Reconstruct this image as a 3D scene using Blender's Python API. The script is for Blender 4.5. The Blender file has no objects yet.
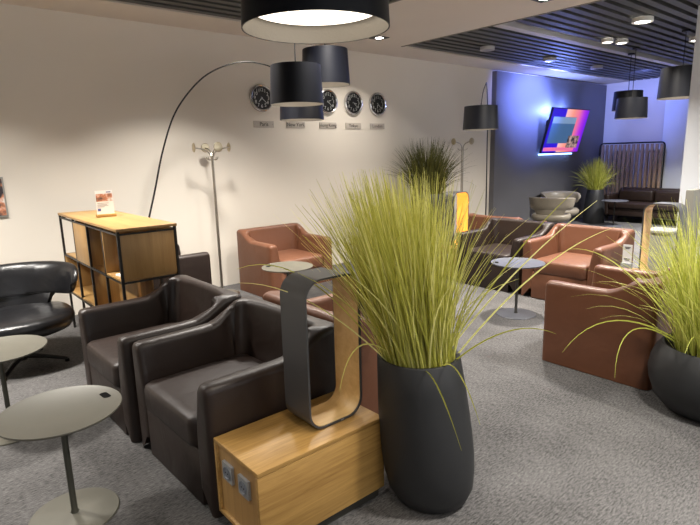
import bpy, bmesh, math, random
from mathutils import Vector, Matrix
random.seed(7)
S = bpy.context.scene
C = S.collection
PI = math.pi
sin, cos = math.sin, math.cos

# ---------------------------------------------------------------- materials
def srgb(r, g, b):
    f = lambda c: (c / 12.92 if c <= .04045 else ((c + .055) / 1.055) ** 2.4)
    return (f(r / 255), f(g / 255), f(b / 255), 1)

def new_mat(name):
    m = bpy.data.materials.new(name); m.use_nodes = True
    nt = m.node_tree
    return m, nt, nt.nodes['Principled BSDF'], nt.nodes.new, nt.links.new

def mat(name, col, rough=.5, metal=0, spec=.5, nscale=0, namt=.08, bump=0, bscale=60, stretch=(1, 1, 1), coat=0, sheen=0):
    m, nt, p, N, L = new_mat(name)
    p.inputs['Base Color'].default_value = col
    p.inputs['Roughness'].default_value = rough
    p.inputs['Metallic'].default_value = metal
    p.inputs['Specular IOR Level'].default_value = spec
    p.inputs['Coat Weight'].default_value = coat
    if nscale or bump:
        tc = N('ShaderNodeTexCoord'); mp = N('ShaderNodeMapping'); mp.inputs['Scale'].default_value = stretch
        L(tc.outputs['Object'], mp.inputs['Vector'])
    if nscale:
        n = N('ShaderNodeTexNoise'); n.inputs['Scale'].default_value = nscale; n.inputs['Detail'].default_value = 6
        L(mp.outputs[0], n.inputs['Vector'])
        r = N('ShaderNodeValToRGB')
        a, b = 1 - namt, 1 + namt
        r.color_ramp.elements[0].position = .3; r.color_ramp.elements[1].position = .7
        r.color_ramp.elements[0].color = (col[0] * a, col[1] * a, col[2] * a, 1)
        r.color_ramp.elements[1].color = (min(1, col[0] * b), min(1, col[1] * b), min(1, col[2] * b), 1)
        L(n.outputs['Fac'], r.inputs['Fac']); L(r.outputs[0], p.inputs['Base Color'])
    if bump:
        n2 = N('ShaderNodeTexNoise'); n2.inputs['Scale'].default_value = bscale; n2.inputs['Detail'].default_value = 5
        L(mp.outputs[0], n2.inputs['Vector'])
        bp = N('ShaderNodeBump'); bp.inputs['Strength'].default_value = bump; bp.inputs['Distance'].default_value = .01
        L(n2.outputs['Fac'], bp.inputs['Height']); L(bp.outputs[0], p.inputs['Normal'])
    return m

def leather(name, col, rough):
    """two scales of bump: soft creases and fine grain"""
    m, nt, p, N, L = new_mat(name)
    p.inputs['Roughness'].default_value = rough
    p.inputs['Specular IOR Level'].default_value = .45
    tc = N('ShaderNodeTexCoord')
    n = N('ShaderNodeTexNoise'); n.inputs['Scale'].default_value = 3.5; n.inputs['Detail'].default_value = 4
    L(tc.outputs['Object'], n.inputs['Vector'])
    r = N('ShaderNodeValToRGB')
    r.color_ramp.elements[0].color = (col[0] * .85, col[1] * .85, col[2] * .85, 1)
    r.color_ramp.elements[1].color = (col[0] * 1.15, col[1] * 1.15, col[2] * 1.15, 1)
    L(n.outputs['Fac'], r.inputs['Fac']); L(r.outputs[0], p.inputs['Base Color'])
    w = N('ShaderNodeTexNoise'); w.inputs['Scale'].default_value = 5; w.inputs['Detail'].default_value = 2; w.inputs['Distortion'].default_value = .8
    g = N('ShaderNodeTexVoronoi'); g.inputs['Scale'].default_value = 260
    L(tc.outputs['Object'], w.inputs['Vector']); L(tc.outputs['Object'], g.inputs['Vector'])
    b1 = N('ShaderNodeBump'); b1.inputs['Strength'].default_value = .35; b1.inputs['Distance'].default_value = .02
    b2 = N('ShaderNodeBump'); b2.inputs['Strength'].default_value = .12; b2.inputs['Distance'].default_value = .002
    L(w.outputs['Fac'], b1.inputs['Height']); L(g.outputs['Distance'], b2.inputs['Height'])
    L(b1.outputs[0], b2.inputs['Normal']); L(b2.outputs[0], p.inputs['Normal'])
    return m

def wood(name, c1, c2, axis='X', rough=.45, scale=1):
    """straight oak grain running along one object axis"""
    m, nt, p, N, L = new_mat(name)
    p.inputs['Roughness'].default_value = rough
    tc = N('ShaderNodeTexCoord'); mp = N('ShaderNodeMapping')
    s = {'X': (1.2, 22, 22), 'Y': (22, 1.2, 22), 'Z': (22, 22, 1.2)}[axis]
    mp.inputs['Scale'].default_value = tuple(v * scale for v in s)
    L(tc.outputs['Object'], mp.inputs['Vector'])
    n = N('ShaderNodeTexNoise'); n.inputs['Scale'].default_value = 1; n.inputs['Detail'].default_value = 8; n.inputs['Roughness'].default_value = .65; n.inputs['Distortion'].default_value = .6
    L(mp.outputs[0], n.inputs['Vector'])
    mp2 = N('ShaderNodeMapping'); mp2.inputs['Scale'].default_value = {'X': (.5, 5, 5), 'Y': (5, .5, 5), 'Z': (5, 5, .5)}[axis]
    L(tc.outputs['Object'], mp2.inputs['Vector'])
    n3 = N('ShaderNodeTexNoise'); n3.inputs['Scale'].default_value = 1; n3.inputs['Detail'].default_value = 2
    L(mp2.outputs[0], n3.inputs['Vector'])
    ad = N('ShaderNodeMath'); ad.operation = 'MULTIPLY_ADD'; ad.inputs[1].default_value = .6
    sc = N('ShaderNodeMath'); sc.operation = 'MULTIPLY'; sc.inputs[1].default_value = .4
    L(n3.outputs['Fac'], sc.inputs[0]); L(n.outputs['Fac'], ad.inputs[0]); L(sc.outputs[0], ad.inputs[2])
    r = N('ShaderNodeValToRGB')
    r.color_ramp.elements[0].position = .32; r.color_ramp.elements[1].position = .68
    r.color_ramp.elements[0].color = c1; r.color_ramp.elements[1].color = c2
    L(ad.outputs[0], r.inputs['Fac']); L(r.outputs[0], p.inputs['Base Color'])
    bp = N('ShaderNodeBump'); bp.inputs['Strength'].default_value = .08; bp.inputs['Distance'].default_value = .002
    L(n.outputs['Fac'], bp.inputs['Height']); L(bp.outputs[0], p.inputs['Normal'])
    return m

def emit(name, col, strength):
    m, nt, p, N, L = new_mat(name)
    p.inputs['Base Color'].default_value = col
    p.inputs['Emission Color'].default_value = col
    p.inputs['Emission Strength'].default_value = strength
    return m

def grass_mat(name, c1, c2, c3):
    m, nt, p, N, L = new_mat(name)
    p.inputs['Roughness'].default_value = .5
    g = N('ShaderNodeNewGeometry'); r = N('ShaderNodeValToRGB')
    r.color_ramp.elements[0].color = c1; r.color_ramp.elements[1].color = c3
    e = r.color_ramp.elements.new(.5); e.color = c2
    L(g.outputs['Random Per Island'], r.inputs['Fac']); L(r.outputs[0], p.inputs['Base Color'])
    tr = N('ShaderNodeBsdfTranslucent'); mx = N('ShaderNodeMixShader'); mx.inputs[0].default_value = .35
    L(r.outputs[0], tr.inputs['Color']); L(p.outputs[0], mx.inputs[1]); L(tr.outputs[0], mx.inputs[2]); L(mx.outputs[0], nt.nodes['Material Output'].inputs['Surface'])
    return m

def carpet_mat():
    m, nt, p, N, L = new_mat('carpet_loop')
    p.inputs['Roughness'].default_value = .95; p.inputs['Specular IOR Level'].default_value = .1
    tc = N('ShaderNodeTexCoord')
    mp = N('ShaderNodeMapping'); mp.inputs['Scale'].default_value = (34, 120, 1); mp.inputs['Rotation'].default_value = (0, 0, .02)
    L(tc.outputs['Object'], mp.inputs['Vector'])
    a = N('ShaderNodeTexNoise'); a.inputs['Scale'].default_value = 1; a.inputs['Detail'].default_value = 5; a.inputs['Roughness'].default_value = .75
    L(mp.outputs[0], a.inputs['Vector'])
    b = N('ShaderNodeTexNoise'); b.inputs['Scale'].default_value = 2.2; b.inputs['Detail'].default_value = 3
    L(tc.outputs['Object'], b.inputs['Vector'])
    ad = N('ShaderNodeMath'); ad.operation = 'MULTIPLY_ADD'; ad.inputs[1].default_value = .8
    sc = N('ShaderNodeMath'); sc.operation = 'MULTIPLY'; sc.inputs[1].default_value = .2
    L(b.outputs['Fac'], sc.inputs[0]); L(a.outputs['Fac'], ad.inputs[0]); L(sc.outputs[0], ad.inputs[2])
    r = N('ShaderNodeValToRGB')
    r.color_ramp.elements[0].position = .34; r.color_ramp.elements[1].position = .68
    r.color_ramp.elements[0].color = srgb(44, 43, 43); r.color_ramp.elements[1].color = srgb(120, 118, 117)
    L(ad.outputs[0], r.inputs['Fac']); L(r.outputs[0], p.inputs['Base Color'])
    bp = N('ShaderNodeBump'); bp.inputs['Strength'].default_value = .5; bp.inputs['Distance'].default_value = .006
    L(a.outputs['Fac'], bp.inputs['Height']); L(bp.outputs[0], p.inputs['Normal'])
    return m

M = dict(
    wall=mat('wall_paint', srgb(222, 215, 203), .7, nscale=1.5, namt=.015, bump=.06, bscale=220),
    pillar=mat('pillar_paint', srgb(222, 227, 234), .7, bump=.05, bscale=200),
    ceil=mat('ceiling_paint', srgb(214, 205, 194), .8, nscale=1.2, namt=.015),
    accent=mat('accent_wall_paint', srgb(98, 98, 102), .6, nscale=2, namt=.03, bump=.04, bscale=180),
    plenum=mat('plenum_black', srgb(22, 22, 22), .9),
    slat=mat('slat_metal', srgb(80, 80, 78), .5, .2),
    strip=mat('strip_metal', srgb(190, 188, 190), .5),
    carpet=carpet_mat(),
    dark=leather('dark_brown_leather', srgb(38, 27, 22), .43),
    brown=leather('cognac_leather', srgb(104, 66, 46), .42),
    black=leather('black_leather', srgb(22, 22, 24), .3),
    pale=leather('pale_grey_leather', srgb(128, 121, 108), .35),
    oakx=wood('oak_grain_along', srgb(132, 96, 46), srgb(196, 156, 90), 'X', .45, 2.4),
    oaky=wood('oak_grain_across', srgb(140, 104, 58), srgb(182, 144, 88), 'Y'),
    oakz=wood('oak_grain_upright', srgb(138, 102, 56), srgb(182, 144, 88), 'Z'),
    lining=wood('pale_oak_lining', srgb(196, 156, 98), srgb(228, 196, 140), 'X'),
    hoop=mat('hoop_grey_laminate', srgb(72, 72, 74), .42),
    frame=mat('black_frame_metal', srgb(42, 40, 38), .45, .6),
    plinth=mat('plinth_dark', srgb(50, 48, 42), .6),
    tabletop=mat('taupe_tabletop', srgb(92, 90, 80), .42, .1, nscale=30, namt=.02),
    tablestem=mat('taupe_stem', srgb(74, 74, 66), .4, .3),
    greytop=mat('grey_tabletop', srgb(88, 90, 97), .4, .1),
    darkstem=mat('grey_stem', srgb(70, 70, 68), .4, .3),
    slot=mat('slot_black', srgb(10, 10, 9), .9, 0, .1),
    shade=mat('shade_navy', srgb(11, 13, 21), .42, 0, .35, nscale=60, namt=.1, stretch=(1, 1, .05)),
    shadein=mat('shade_inner_silver', srgb(140, 134, 126), .5, .3, bump=.1, bscale=120),
    cord=mat('cord_black', srgb(12, 12, 12), .5),
    rod=mat('rod_black', srgb(10, 10, 10), .35),
    chrome=mat('chrome', srgb(205, 205, 205), .18, 1),
    steel=mat('brushed_steel', srgb(178, 172, 162), .32, 1, nscale=60, namt=.1),
    disc=mat('disc_steel', srgb(198, 186, 160), .3, 1),
    pot=mat('planter_black', srgb(34, 35, 37), .55, nscale=25, namt=.06),
    soil=mat('soil', srgb(48, 42, 28), .95, bump=.6, bscale=40),
    clockface=mat('clock_black', srgb(16, 16, 17), .3),
    clockmark=mat('clock_silver', srgb(200, 200, 196), .3, .6),
    plate=mat('acrylic_plate', srgb(188, 180, 169), .25),
    ink=mat('ink_dark', srgb(28, 25, 24), .6),
    white=mat('white_plastic', srgb(232, 230, 224), .5),
    paper=mat('white_paper', srgb(240, 238, 234), .6),
    blue=mat('print_blue', srgb(70, 84, 150), .6),
    greyp=mat('print_grey', srgb(150, 148, 150), .6),
    socket=mat('socket_silver', srgb(158, 160, 162), .4, .4),
    socketin=mat('socket_grey', srgb(112, 116, 124), .5),
    palegrey=mat('pale_grey_laminate', srgb(150, 149, 143), .5),
    panelgrey=mat('panel_grey', srgb(124, 122, 112), .6),
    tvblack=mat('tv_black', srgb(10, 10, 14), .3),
    screenwood=wood('screen_slat_wood', srgb(138, 112, 90), srgb(176, 150, 124), 'Z'),
    grass=grass_mat('yellow_green_grass', srgb(166, 166, 66), srgb(210, 208, 106), srgb(240, 236, 160)),
    grassb=grass_mat('lime_grass', srgb(156, 162, 62), srgb(200, 204, 96), srgb(234, 232, 142)),
    olive=grass_mat('olive_grass', srgb(62, 66, 30), srgb(92, 94, 44), srgb(124, 122, 62)),
    warm=emit('warm_diffuser', (1, .91, .76, 1), 2.0),
    lamp=emit('downlight_glow', (1, .95, .88, 1), 10),
    lampoff=mat('downlight_unlit', srgb(170, 170, 175), .3, .5),
    ledwood=emit('led_lit_lining', srgb(255, 178, 72), .75),
)

# ---------------------------------------------------------------- mesh helpers
def obj(name, bm, m, parent=None, angle=35, smooth=True):
    me = bpy.data.meshes.new(name)
    bmesh.ops.recalc_face_normals(bm, faces=bm.faces)
    bm.to_mesh(me); bm.free()
    for mm in (m if isinstance(m, (list, tuple)) else [m]): me.materials.append(mm)
    if smooth:
        me.polygons.foreach_set('use_smooth', [True] * len(me.polygons))
        if angle: me.set_sharp_from_angle(angle=math.radians(angle))
    o = bpy.data.objects.new(name, me); C.objects.link(o)
    if parent: o.parent = parent
    return o

def tag(o, label, cat, group=None, loc=None, rz=None):
    o['label'] = label; o['category'] = cat
    if group: o['group'] = group
    if loc is not None: o.location = loc
    if rz is not None: o.rotation_euler = (0, 0, rz)
    return o

def thing(name, label, cat, loc=(0, 0, 0), rz=0, group=None):
    o = bpy.data.objects.new(name, None); C.objects.link(o); o.empty_display_size = .1
    return tag(o, label, cat, group, loc, rz)

def struct(name, bm, m, **k):
    o = obj(name, bm, m, **k); o['kind'] = 'structure'; return o

def dup(root, label, loc, rz=0, group=None, swap=None):
    """copy a thing, its parts and their sub-parts; swap = {material: material}"""
    def one(src, par):
        c = src.copy(); C.objects.link(c)
        if par: c.parent = par
        if swap and c.data and any(s in swap for s in c.data.materials):
            c.data = c.data.copy()
            for i, s in enumerate(c.data.materials):
                if s in swap: c.data.materials[i] = swap[s]
        for ch in list(src.children): one(ch, c)
        return c
    r = one(root, None)
    r['label'] = label; r.location = loc; r.rotation_euler = (0, 0, rz)
    if group: r['group'] = group
    return r

def box(bm, x0, x1, y0, y1, z0, z1, bev=0, seg=2, mi=0):
    r = bmesh.ops.create_cube(bm, size=1)
    vs = r['verts']
    bmesh.ops.scale(bm, vec=(x1 - x0, y1 - y0, z1 - z0), verts=vs)
    bmesh.ops.translate(bm, vec=((x0 + x1) / 2, (y0 + y1) / 2, (z0 + z1) / 2), verts=vs)
    fs = {f for v in vs for f in v.link_faces}
    for f in fs: f.material_index = mi
    if bev:
        es = list({e for v in vs for e in v.link_edges})
        bmesh.ops.bevel(bm, geom=es, offset=bev, segments=seg, profile=.5, affect='EDGES', clamp_overlap=True)
    return bm

def B(*a, **k): return box(bmesh.new(), *a, **k)

def lathe(bm, prof, n=40, c=(0, 0, 0), cap=True):
    """prof: (r,z) list; revolved round z"""
    rings = []
    for r, z in prof:
        if r < 1e-6: rings.append([bm.verts.new((c[0], c[1], c[2] + z))])
        else: rings.append([bm.verts.new((c[0] + r * cos(2 * PI * k / n), c[1] + r * sin(2 * PI * k / n), c[2] + z)) for k in range(n)])
    for a, b in zip(rings, rings[1:]):
        for k in range(n):
            k2 = (k + 1) % n
            if len(a) == 1 and len(b) > 1: bm.faces.new((a[0], b[k], b[k2]))
            elif len(b) == 1 and len(a) > 1: bm.faces.new((a[k], a[k2], b[0]))
            elif len(a) > 1: bm.faces.new((a[k], a[k2], b[k2], b[k]))
    if cap:
        if len(rings[0]) > 1: bm.faces.new(rings[0][::-1])
        if len(rings[-1]) > 1: bm.faces.new(rings[-1])
    return bm

def LA(prof, n=40, c=(0, 0, 0), cap=True): return lathe(bmesh.new(), prof, n, c, cap)

def tube(bm, pts, r, n=10, closed=False, cap=True):
    pts = [Vector(p) for p in pts]
    rs = r if isinstance(r, (list, tuple)) else [r] * len(pts)
    rings = []; up = None
    for i, p in enumerate(pts):
        if closed: d = (pts[(i + 1) % len(pts)] - pts[i - 1])
        else: d = pts[min(i + 1, len(pts) - 1)] - pts[max(i - 1, 0)]
        d.normalize()
        if up is None:
            up = Vector((0, 0, 1)) if abs(d.z) < .9 else Vector((1, 0, 0))
        a = d.cross(up); a.normalize(); b = a.cross(d); b.normalize(); up = b
        rings.append([bm.verts.new(p + (a * cos(2 * PI * k / n) + b * sin(2 * PI * k / n)) * rs[i]) for k in range(n)])
    pairs = list(zip(rings, rings[1:])) + ([(rings[-1], rings[0])] if closed else [])
    for a, b in pairs:
        for k in range(n):
            bm.faces.new((a[k], a[(k + 1) % n], b[(k + 1) % n], b[k]))
    if cap and not closed:
        bm.faces.new(rings[0][::-1]); bm.faces.new(rings[-1])
    return bm

def T(*a, **k): return tube(bmesh.new(), *a, **k)

def smooth_pts(pts, n=8):
    """Catmull-Rom through pts"""
    P = [Vector(p) for p in pts]; P = [P[0] * 2 - P[1]] + P + [P[-1] * 2 - P[-2]]
    out = []
    for i in range(1, len(P) - 2):
        for k in range(n):
            t = k / n
            out.append(.5 * ((2 * P[i]) + (P[i + 1] - P[i - 1]) * t + (2 * P[i - 1] - 5 * P[i] + 4 * P[i + 1] - P[i + 2]) * t * t + (3 * P[i] - P[i - 1] - 3 * P[i + 1] + P[i + 2]) * t ** 3))
    out.append(P[-2]); return out

def loft(bm, secs, cap=True, closed=False):
    """secs: lists of points with equal count; open section profiles joined along the list"""
    rows = [[bm.verts.new(p) for p in s] for s in secs]
    n = len(rows[0])
    rng = n if closed else n - 1
    for a, b in zip(rows, rows[1:]):
        for k in range(rng):
            k2 = (k + 1) % n
            bm.faces.new((a[k], a[k2], b[k2], b[k]))
    if cap:
        bm.faces.new(rows[0]); bm.faces.new(rows[-1][::-1])
    return bm

def rrect(w, h, r, n=6):
    """rounded rectangle outline centred on 0, counter clockwise"""
    out = []
    for cx, cy, a0 in ((w / 2 - r, h / 2 - r, 0), (-w / 2 + r, h / 2 - r, PI / 2), (-w / 2 + r, -h / 2 + r, PI), (w / 2 - r, -h / 2 + r, 1.5 * PI)):
        for k in range(n + 1):
            a = a0 + PI / 2 * k / n
            out.append((cx + r * cos(a), cy + r * sin(a)))
    return out

def prism(bm, outline, h0, h1, ax='z', mi=0):
    """extrude a 2-D outline: ax z -> (u,v,h); y -> (u,h,v); x -> (h,u,v)"""
    f = {'z': lambda u, v, h: (u, v, h), 'y': lambda u, v, h: (u, h, v), 'x': lambda u, v, h: (h, u, v)}[ax]
    a = [bm.verts.new(f(u, v, h0)) for u, v in outline]
    b = [bm.verts.new(f(u, v, h1)) for u, v in outline]
    n = len(a); fs = [bm.faces.new(a), bm.faces.new(b[::-1])]
    for k in range(n): fs.append(bm.faces.new((a[k], a[(k + 1) % n], b[(k + 1) % n], b[k])))
    for x in fs: x.material_index = mi
    return bm

def PR(*a, **k): return prism(bmesh.new(), *a, **k)

def text_bm(s, size, depth=.001, sx=1):
    """lettering as a mesh in the xy plane, centred"""
    cu = bpy.data.curves.new('lettering', 'FONT'); cu.body = s; cu.size = size; cu.extrude = depth / 2
    cu.align_x = 'CENTER'; cu.align_y = 'CENTER'; cu.resolution_u = 3
    t = bpy.data.objects.new('lettering', cu); C.objects.link(t)
    bpy.context.view_layer.update()
    me = t.to_mesh(); bm = bmesh.new(); bm.from_mesh(me); t.to_mesh_clear()
    bpy.data.objects.remove(t); bpy.data.curves.remove(cu)
    if sx != 1: bmesh.ops.scale(bm, vec=(sx, 1, 1), verts=bm.verts)
    return bm

WALLROT = Matrix(((1, 0, 0), (0, 0, -1), (0, 1, 0))).to_4x4()     # xy plane -> wall facing -Y (y up -> z, z -> -y)
def on_wall(bm, loc=(0, 0, 0)):
    bmesh.ops.transform(bm, matrix=Matrix.Translation(loc) @ WALLROT, verts=bm.verts); return bm

def merge(bm, other):
    me = bpy.data.meshes.new('tmp'); other.to_mesh(me); other.free(); bm.from_mesh(me); bpy.data.meshes.remove(me); return bm

# ---------------------------------------------------------------- setting
X0, X1, Y0, Y1, ZC = -2.6, 12.72, -3.2, 5.93, 2.98
struct('floor', B(X0, X1 + .1, Y0, Y1 + .1, -.1, 0), M['carpet'], smooth=False)
struct('wall_left', B(X0, X1 + .1, Y1, Y1 + .12, 0, 3.4), M['wall'], smooth=False)
struct('wall_accent', B(8.44, X1, Y1 - .10, Y1, 0, 2.95), M['accent'], smooth=False)
struct('wall_back', B(X1, X1 + .12, Y0, Y1, 0, 3.4), M['wall'], smooth=False)
struct('wall_right', B(X0, X1 + .1, Y0 - .12, Y0, 0, 3.4), M['wall'], smooth=False)
struct('wall_rear', B(X0 - .12, X0, Y0, Y1, 0, 3.4), M['wall'], smooth=False)
struct('wall_partition', B(12.6, X1, Y0, 4.52, 0, 3.3), M['pillar'], smooth=False)
struct('pillar', B(6.6, 7.4, .9, 2.14, 0, 3.3), M['pillar'], smooth=False)
bm = bmesh.new()
YE = 5.34
box(bm, X0, X1, YE, Y1, ZC, 3.4); box(bm, 3.88, 5.5, Y0, YE, ZC, 3.4)
ce = struct('ceiling', bm, M['ceil'], smooth=False)
struct('ceiling_void', B(X0, X1, Y0, Y1, 3.4, 3.45), M['plenum'], smooth=False)
def slats(name, x0, x1, joints):
    bm = bmesh.new(); y = YE - .05; k = 0
    xs = [x0] + joints + [x1]
    while y > Y0 + .1:
        if abs(y - 3.84) > .07 or x0 < 0:
            for a, b in zip(xs, xs[1:]):
                box(bm, a + .012, b - .012, y - .085, y, ZC + .005, ZC + .075)
        y -= .15; k += 1
    return struct(name, bm, M['slat'], smooth=False)
slats('trim_1', X0, 3.86, [])
slats('trim_2', 5.53, X1, [8.75])
struct('trim_3', B(5.53, X1, 3.79, 3.90, ZC - .004, ZC + .08), M['strip'], smooth=False)
bm = bmesh.new(); box(bm, 5.5, 5.53, Y0, YE, ZC - .006, 3.2); box(bm, 3.85, 3.88, Y0, YE, ZC - .006, 3.2)
struct('trim_4', bm, M['panelgrey'], smooth=False)

# ---------------------------------------------------------------- tub armchairs
def smoothstep(t): t = max(0, min(1, t)); return t * t * (3 - 2 * t)
D2, W2 = .385, .430
def tub_paths():
    """paired outer / inner plan points from the front of the +y arm round the back"""
    o, i, s = [], [], []
    def add(op, ip): o.append(Vector(op)); i.append(Vector(ip))
    xs = [.385, .381, .37, .345, .29, .2, .1, 0, -.06]
    xs2 = [-.10, -.14, -.18, -.22, -.26]
    for x in xs: add((x, W2), (x, .294))
    n1 = len(xs) - 1
    for x in xs2: add((x, W2), (max(x, -.18) + (0 if x > -.18 else 0), .294))
    for k in range(7):                                   # corner
        a = PI / 2 + PI / 2 * k / 6
        add((-.335 + .05 * cos(a), W2 - .05 + .05 * sin(a)), (-.16 + .07 * cos(a), .224 + .07 * sin(a)))
    for y in (.14, .07, 0): add((-.385, y * 1.4), (-.23, y))
    h = len(o)
    for k in range(h - 2, -1, -1): add((o[k].x, -o[k].y), (i[k].x, -i[k].y))
    return o, i, n1
def tub_section(op, ip, idx, n):
    x = op.x
    H = .622 + .108 * smoothstep((-.03 - x) / .29)
    inset = {0: .03, 1: .014, 2: .004}.get(min(idx, n - 1 - idx), 0)
    d = (ip - op); t = d.length; d.normalize()
    back = smoothstep((-.1 - ip.x) / .1)
    lean = .035 + .035 * back                               # inner face slopes outwards to the top
    it = ip - d * lean
    op = op + d * inset; it = it - d * inset; ip = ip - d * inset; H -= inset
    r = min(.036, (it - op).length / 2 - .002)
    sec = [(op.x, op.y, .004), (op.x, op.y, .3), (op.x, op.y, H - r)]
    for k in range(1, 6):
        a = PI / 2 * k / 6
        q = op + d * (r - r * cos(a)); sec.append((q.x, q.y, H - r + r * sin(a)))
    q = op + d * r; sec.append((q.x, q.y, H))
    q = it - d * r; sec.append((q.x, q.y, H))
    for k in range(1, 7):
        a = PI / 2 * k / 6
        q = it - d * (r - r * sin(a)); sec.append((q.x, q.y, H - r + r * cos(a)))
    m_ = (it * .5 + ip * .5); sec.append((m_.x, m_.y, (H - r + .38) / 2))
    sec.append((ip.x, ip.y, .38)); sec.append((ip.x, ip.y, .1))
    return sec
def make_armchair(label, m, group):
    t = thing('armchair', label, 'armchair', group=group)
    o, i, n1 = tub_paths(); n = len(o)
    secs = [tub_section(o[k], i[k], k, n) for k in range(n)]
    obj('arm', loft(bmesh.new(), secs[:n1 + 1]), m, t, 50)
    obj('arm', loft(bmesh.new(), secs[n - n1 - 1:]), m, t, 50)
    obj('backrest', loft(bmesh.new(), secs[n1:n - n1]), m, t, 50)
    # seat cushion, softly crowned
    bm = bmesh.new(); out = rrect(.63, .582, .05, 5)
    secs2 = []
    for z, s in ((.285, .955), (.292, .985), (.31, 1), (.36, 1.004), (.40, 1), (.418, .985), (.428, .95), (.436, .8), (.441, .5), (.443, .15)):
        secs2.append([(.082 + u * s, v * s, z) for u, v in out])
    loft(bm, secs2, closed=True)
    obj('seat_cushion', bm, m, t, 60)
    obj('base_panel', B(-.2, .378, -.305, .305, .004, .287, .006), m, t)
    return t
GD, GB = 'dark brown leather tub armchairs', 'cognac brown leather tub armchairs'
dark0 = make_armchair('dark brown leather armchair in front, beside the oak socket cube', M['dark'], GD)
dark0.location = (1.235, 2.432, 0); dark0.rotation_euler = (0, 0, PI + .03)
dup(dark0, 'dark brown leather armchair second in the front row, between armchair and oak shelf unit', (1.185, 3.335, 0), PI + .02)
dup(dark0, 'dark brown leather armchair side-on between shelf unit and chrome coat stand by the white wall', (1.985, 5.46, 0), 0)
dup(dark0, 'dark brown leather armchair beside the far cognac armchair, behind the yellow-green grass', (5.445, 3.575, 0), PI)
sw = {M['dark']: M['brown']}
brown0 = dup(dark0, 'brown leather armchair with its back against the white wall under the clocks', (3.42, 5.26, 0), -PI / 2, GB, sw)
dup(brown0, 'brown leather armchair facing away, behind front dark armchair and black planter', (2.045, 2.44, 0), 0)
dup(brown0, 'cognac leather armchair facing the viewer, right of the small grey pedestal table', (5.445, 2.685, 0), PI)
dup(brown0, 'cognac leather armchair seen from its side, nearest on right beside bowl planter', (3.985, 1.605, 0), PI / 2)
dup(brown0, 'brown leather armchair in distance, only its backrest showing behind far dark armchair', (6.25, 4.12, 0), 0)

t = thing('pouffe', 'dark grey low leather pouffe glimpsed through the front hoop lamp opening', 'pouffe', (2.72, 3.52, 0), 0)
obj('cushion', B(-.32, .32, -.25, .25, .06, .44, .03, 4), M['black'], t)
obj('foot_plinth', B(-.28, .28, -.21, .21, 0, .062), M['plinth'], t)

# ---------------------------------------------------------------- oak side cubes with sockets
def make_cube(label, group, loc, rz):
    t = thing('side_cube', label, 'side table', loc, rz, group)
    a, b = .33, .182
    obj('plinth', B(-a + .03, a - .02, -b + .02, b - .02, 0, .05), M['plinth'], t)
    obj('top_panel', B(-a, a, -b, b, .382, .402, .0025), M['oakx'], t)
    bm = bmesh.new()
    box(bm, -a, a, -b, -b + .018, .05, .381, .0015); box(bm, -a, a, b - .018, b, .05, .381, .0015)
    box(bm, -a, a, -b + .0185, b - .0185, .05, .068, .001)
    obj('side_panel', bm, M['oakx'], t)
    obj('end_panel', B(-a + .012, -a + .03, -b + .019, b - .019, .069, .381), M['oakz'], t)
    obj('end_panel', B(a - .018, a - .001, -b + .019, b - .019, .069, .381), M['oakz'], t)
    for y in (.075, -.06):
        s = obj('power_socket', PR(rrect(.082, .082, .004, 3), -a - .0, -a + .012, 'x'), M['socket'], t)
        s.location = (0, y, .285)
        bm = LA([(.027, 0), (.027, .004), (.024, .004), (.022, .001), (0, .001)], 28)
        bmesh.ops.transform(bm, matrix=Matrix.Translation((-a - .0005, 0, 0)) @ Matrix.Rotation(-PI / 2, 4, 'Y'), verts=bm.verts)
        obj('socket_insert', bm, M['socketin'], s)
        bm = bmesh.new()
        for q in (-.0095, .0095):
            c_ = LA([(.0028, 0), (.0028, .0025), (0, .0025)], 10)
            bmesh.ops.transform(c_, matrix=Matrix.Translation((-a - .0008, q, 0)) @ Matrix.Rotation(-PI / 2, 4, 'Y'), verts=c_.verts)
            merge(bm, c_)
        obj('socket_hole', bm, M['slot'], s)
    return t
GC = 'oak side cubes'
cube0 = make_cube('oak side cube with two silver power sockets in its end, in the foreground', GC, (1.208, 1.798, 0), 0)
dup(cube0, 'oak side cube under the glowing hoop lamp, behind the grass', (5.43, 4.24, 0), 0)
dup(cube0, 'oak side cube between the two cognac armchairs, below the far right hoop lamp', (5.25, 1.88, 0), PI / 2)

# ---------------------------------------------------------------- hoop lamps
def make_hoop(label, group, loc, rz):
    t = thing('hoop_lamp', label, 'table lamp', loc, rz, group)
    w, h, r, d = .30, .672, .085, .185
    def band(w0, h0, r0, w1, h1, r1, k=0):
        bm = bmesh.new(); a = rrect(w0, h0, r0, 10); b = rrect(w1, h1, r1, 10)
        secs = []
        for (u, v), (p, q) in zip(a, b):
            e = d / 2 - k; secs.append([(u, -e, v + h / 2), (u, e, v + h / 2), (p, e, q + h / 2), (p, -e, q + h / 2)])
        secs.append(secs[0])
        loft(bm, secs, cap=False, closed=True); bmesh.ops.remove_doubles(bm, verts=bm.verts, dist=1e-5); return bm
    obj('outer_band', band(w, h, r, w - .018, h - .018, r - .009), M['hoop'], t, 30)
    obj('wood_lining', band(w - .0185, h - .0185, r - .0093, w - .024, h - .024, r - .012, .006), M['lining'], t, 30)
    obj('touch_switch', B(.02, .036, -d / 2 - .001, -d / 2 + .004, .003, .008), M['socket'], t)
    return t
GH = 'oak-lined hoop table lamps'
hoop0 = make_hoop('large unlit hoop lamp, grey outside and oak inside, on foreground oak cube', GH, (1.350, 1.808, .402), 0)
dup(hoop0, 'glowing orange hoop lamp standing behind the yellow-green grass', (5.375, 4.27, .402), 0, None, {M['lining']: M['ledwood']})
dup(hoop0, 'hoop lamp with oak inner curve between the two cognac armchairs, turned sideways', (5.235, 1.80, .402), -PI / 2)

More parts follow.
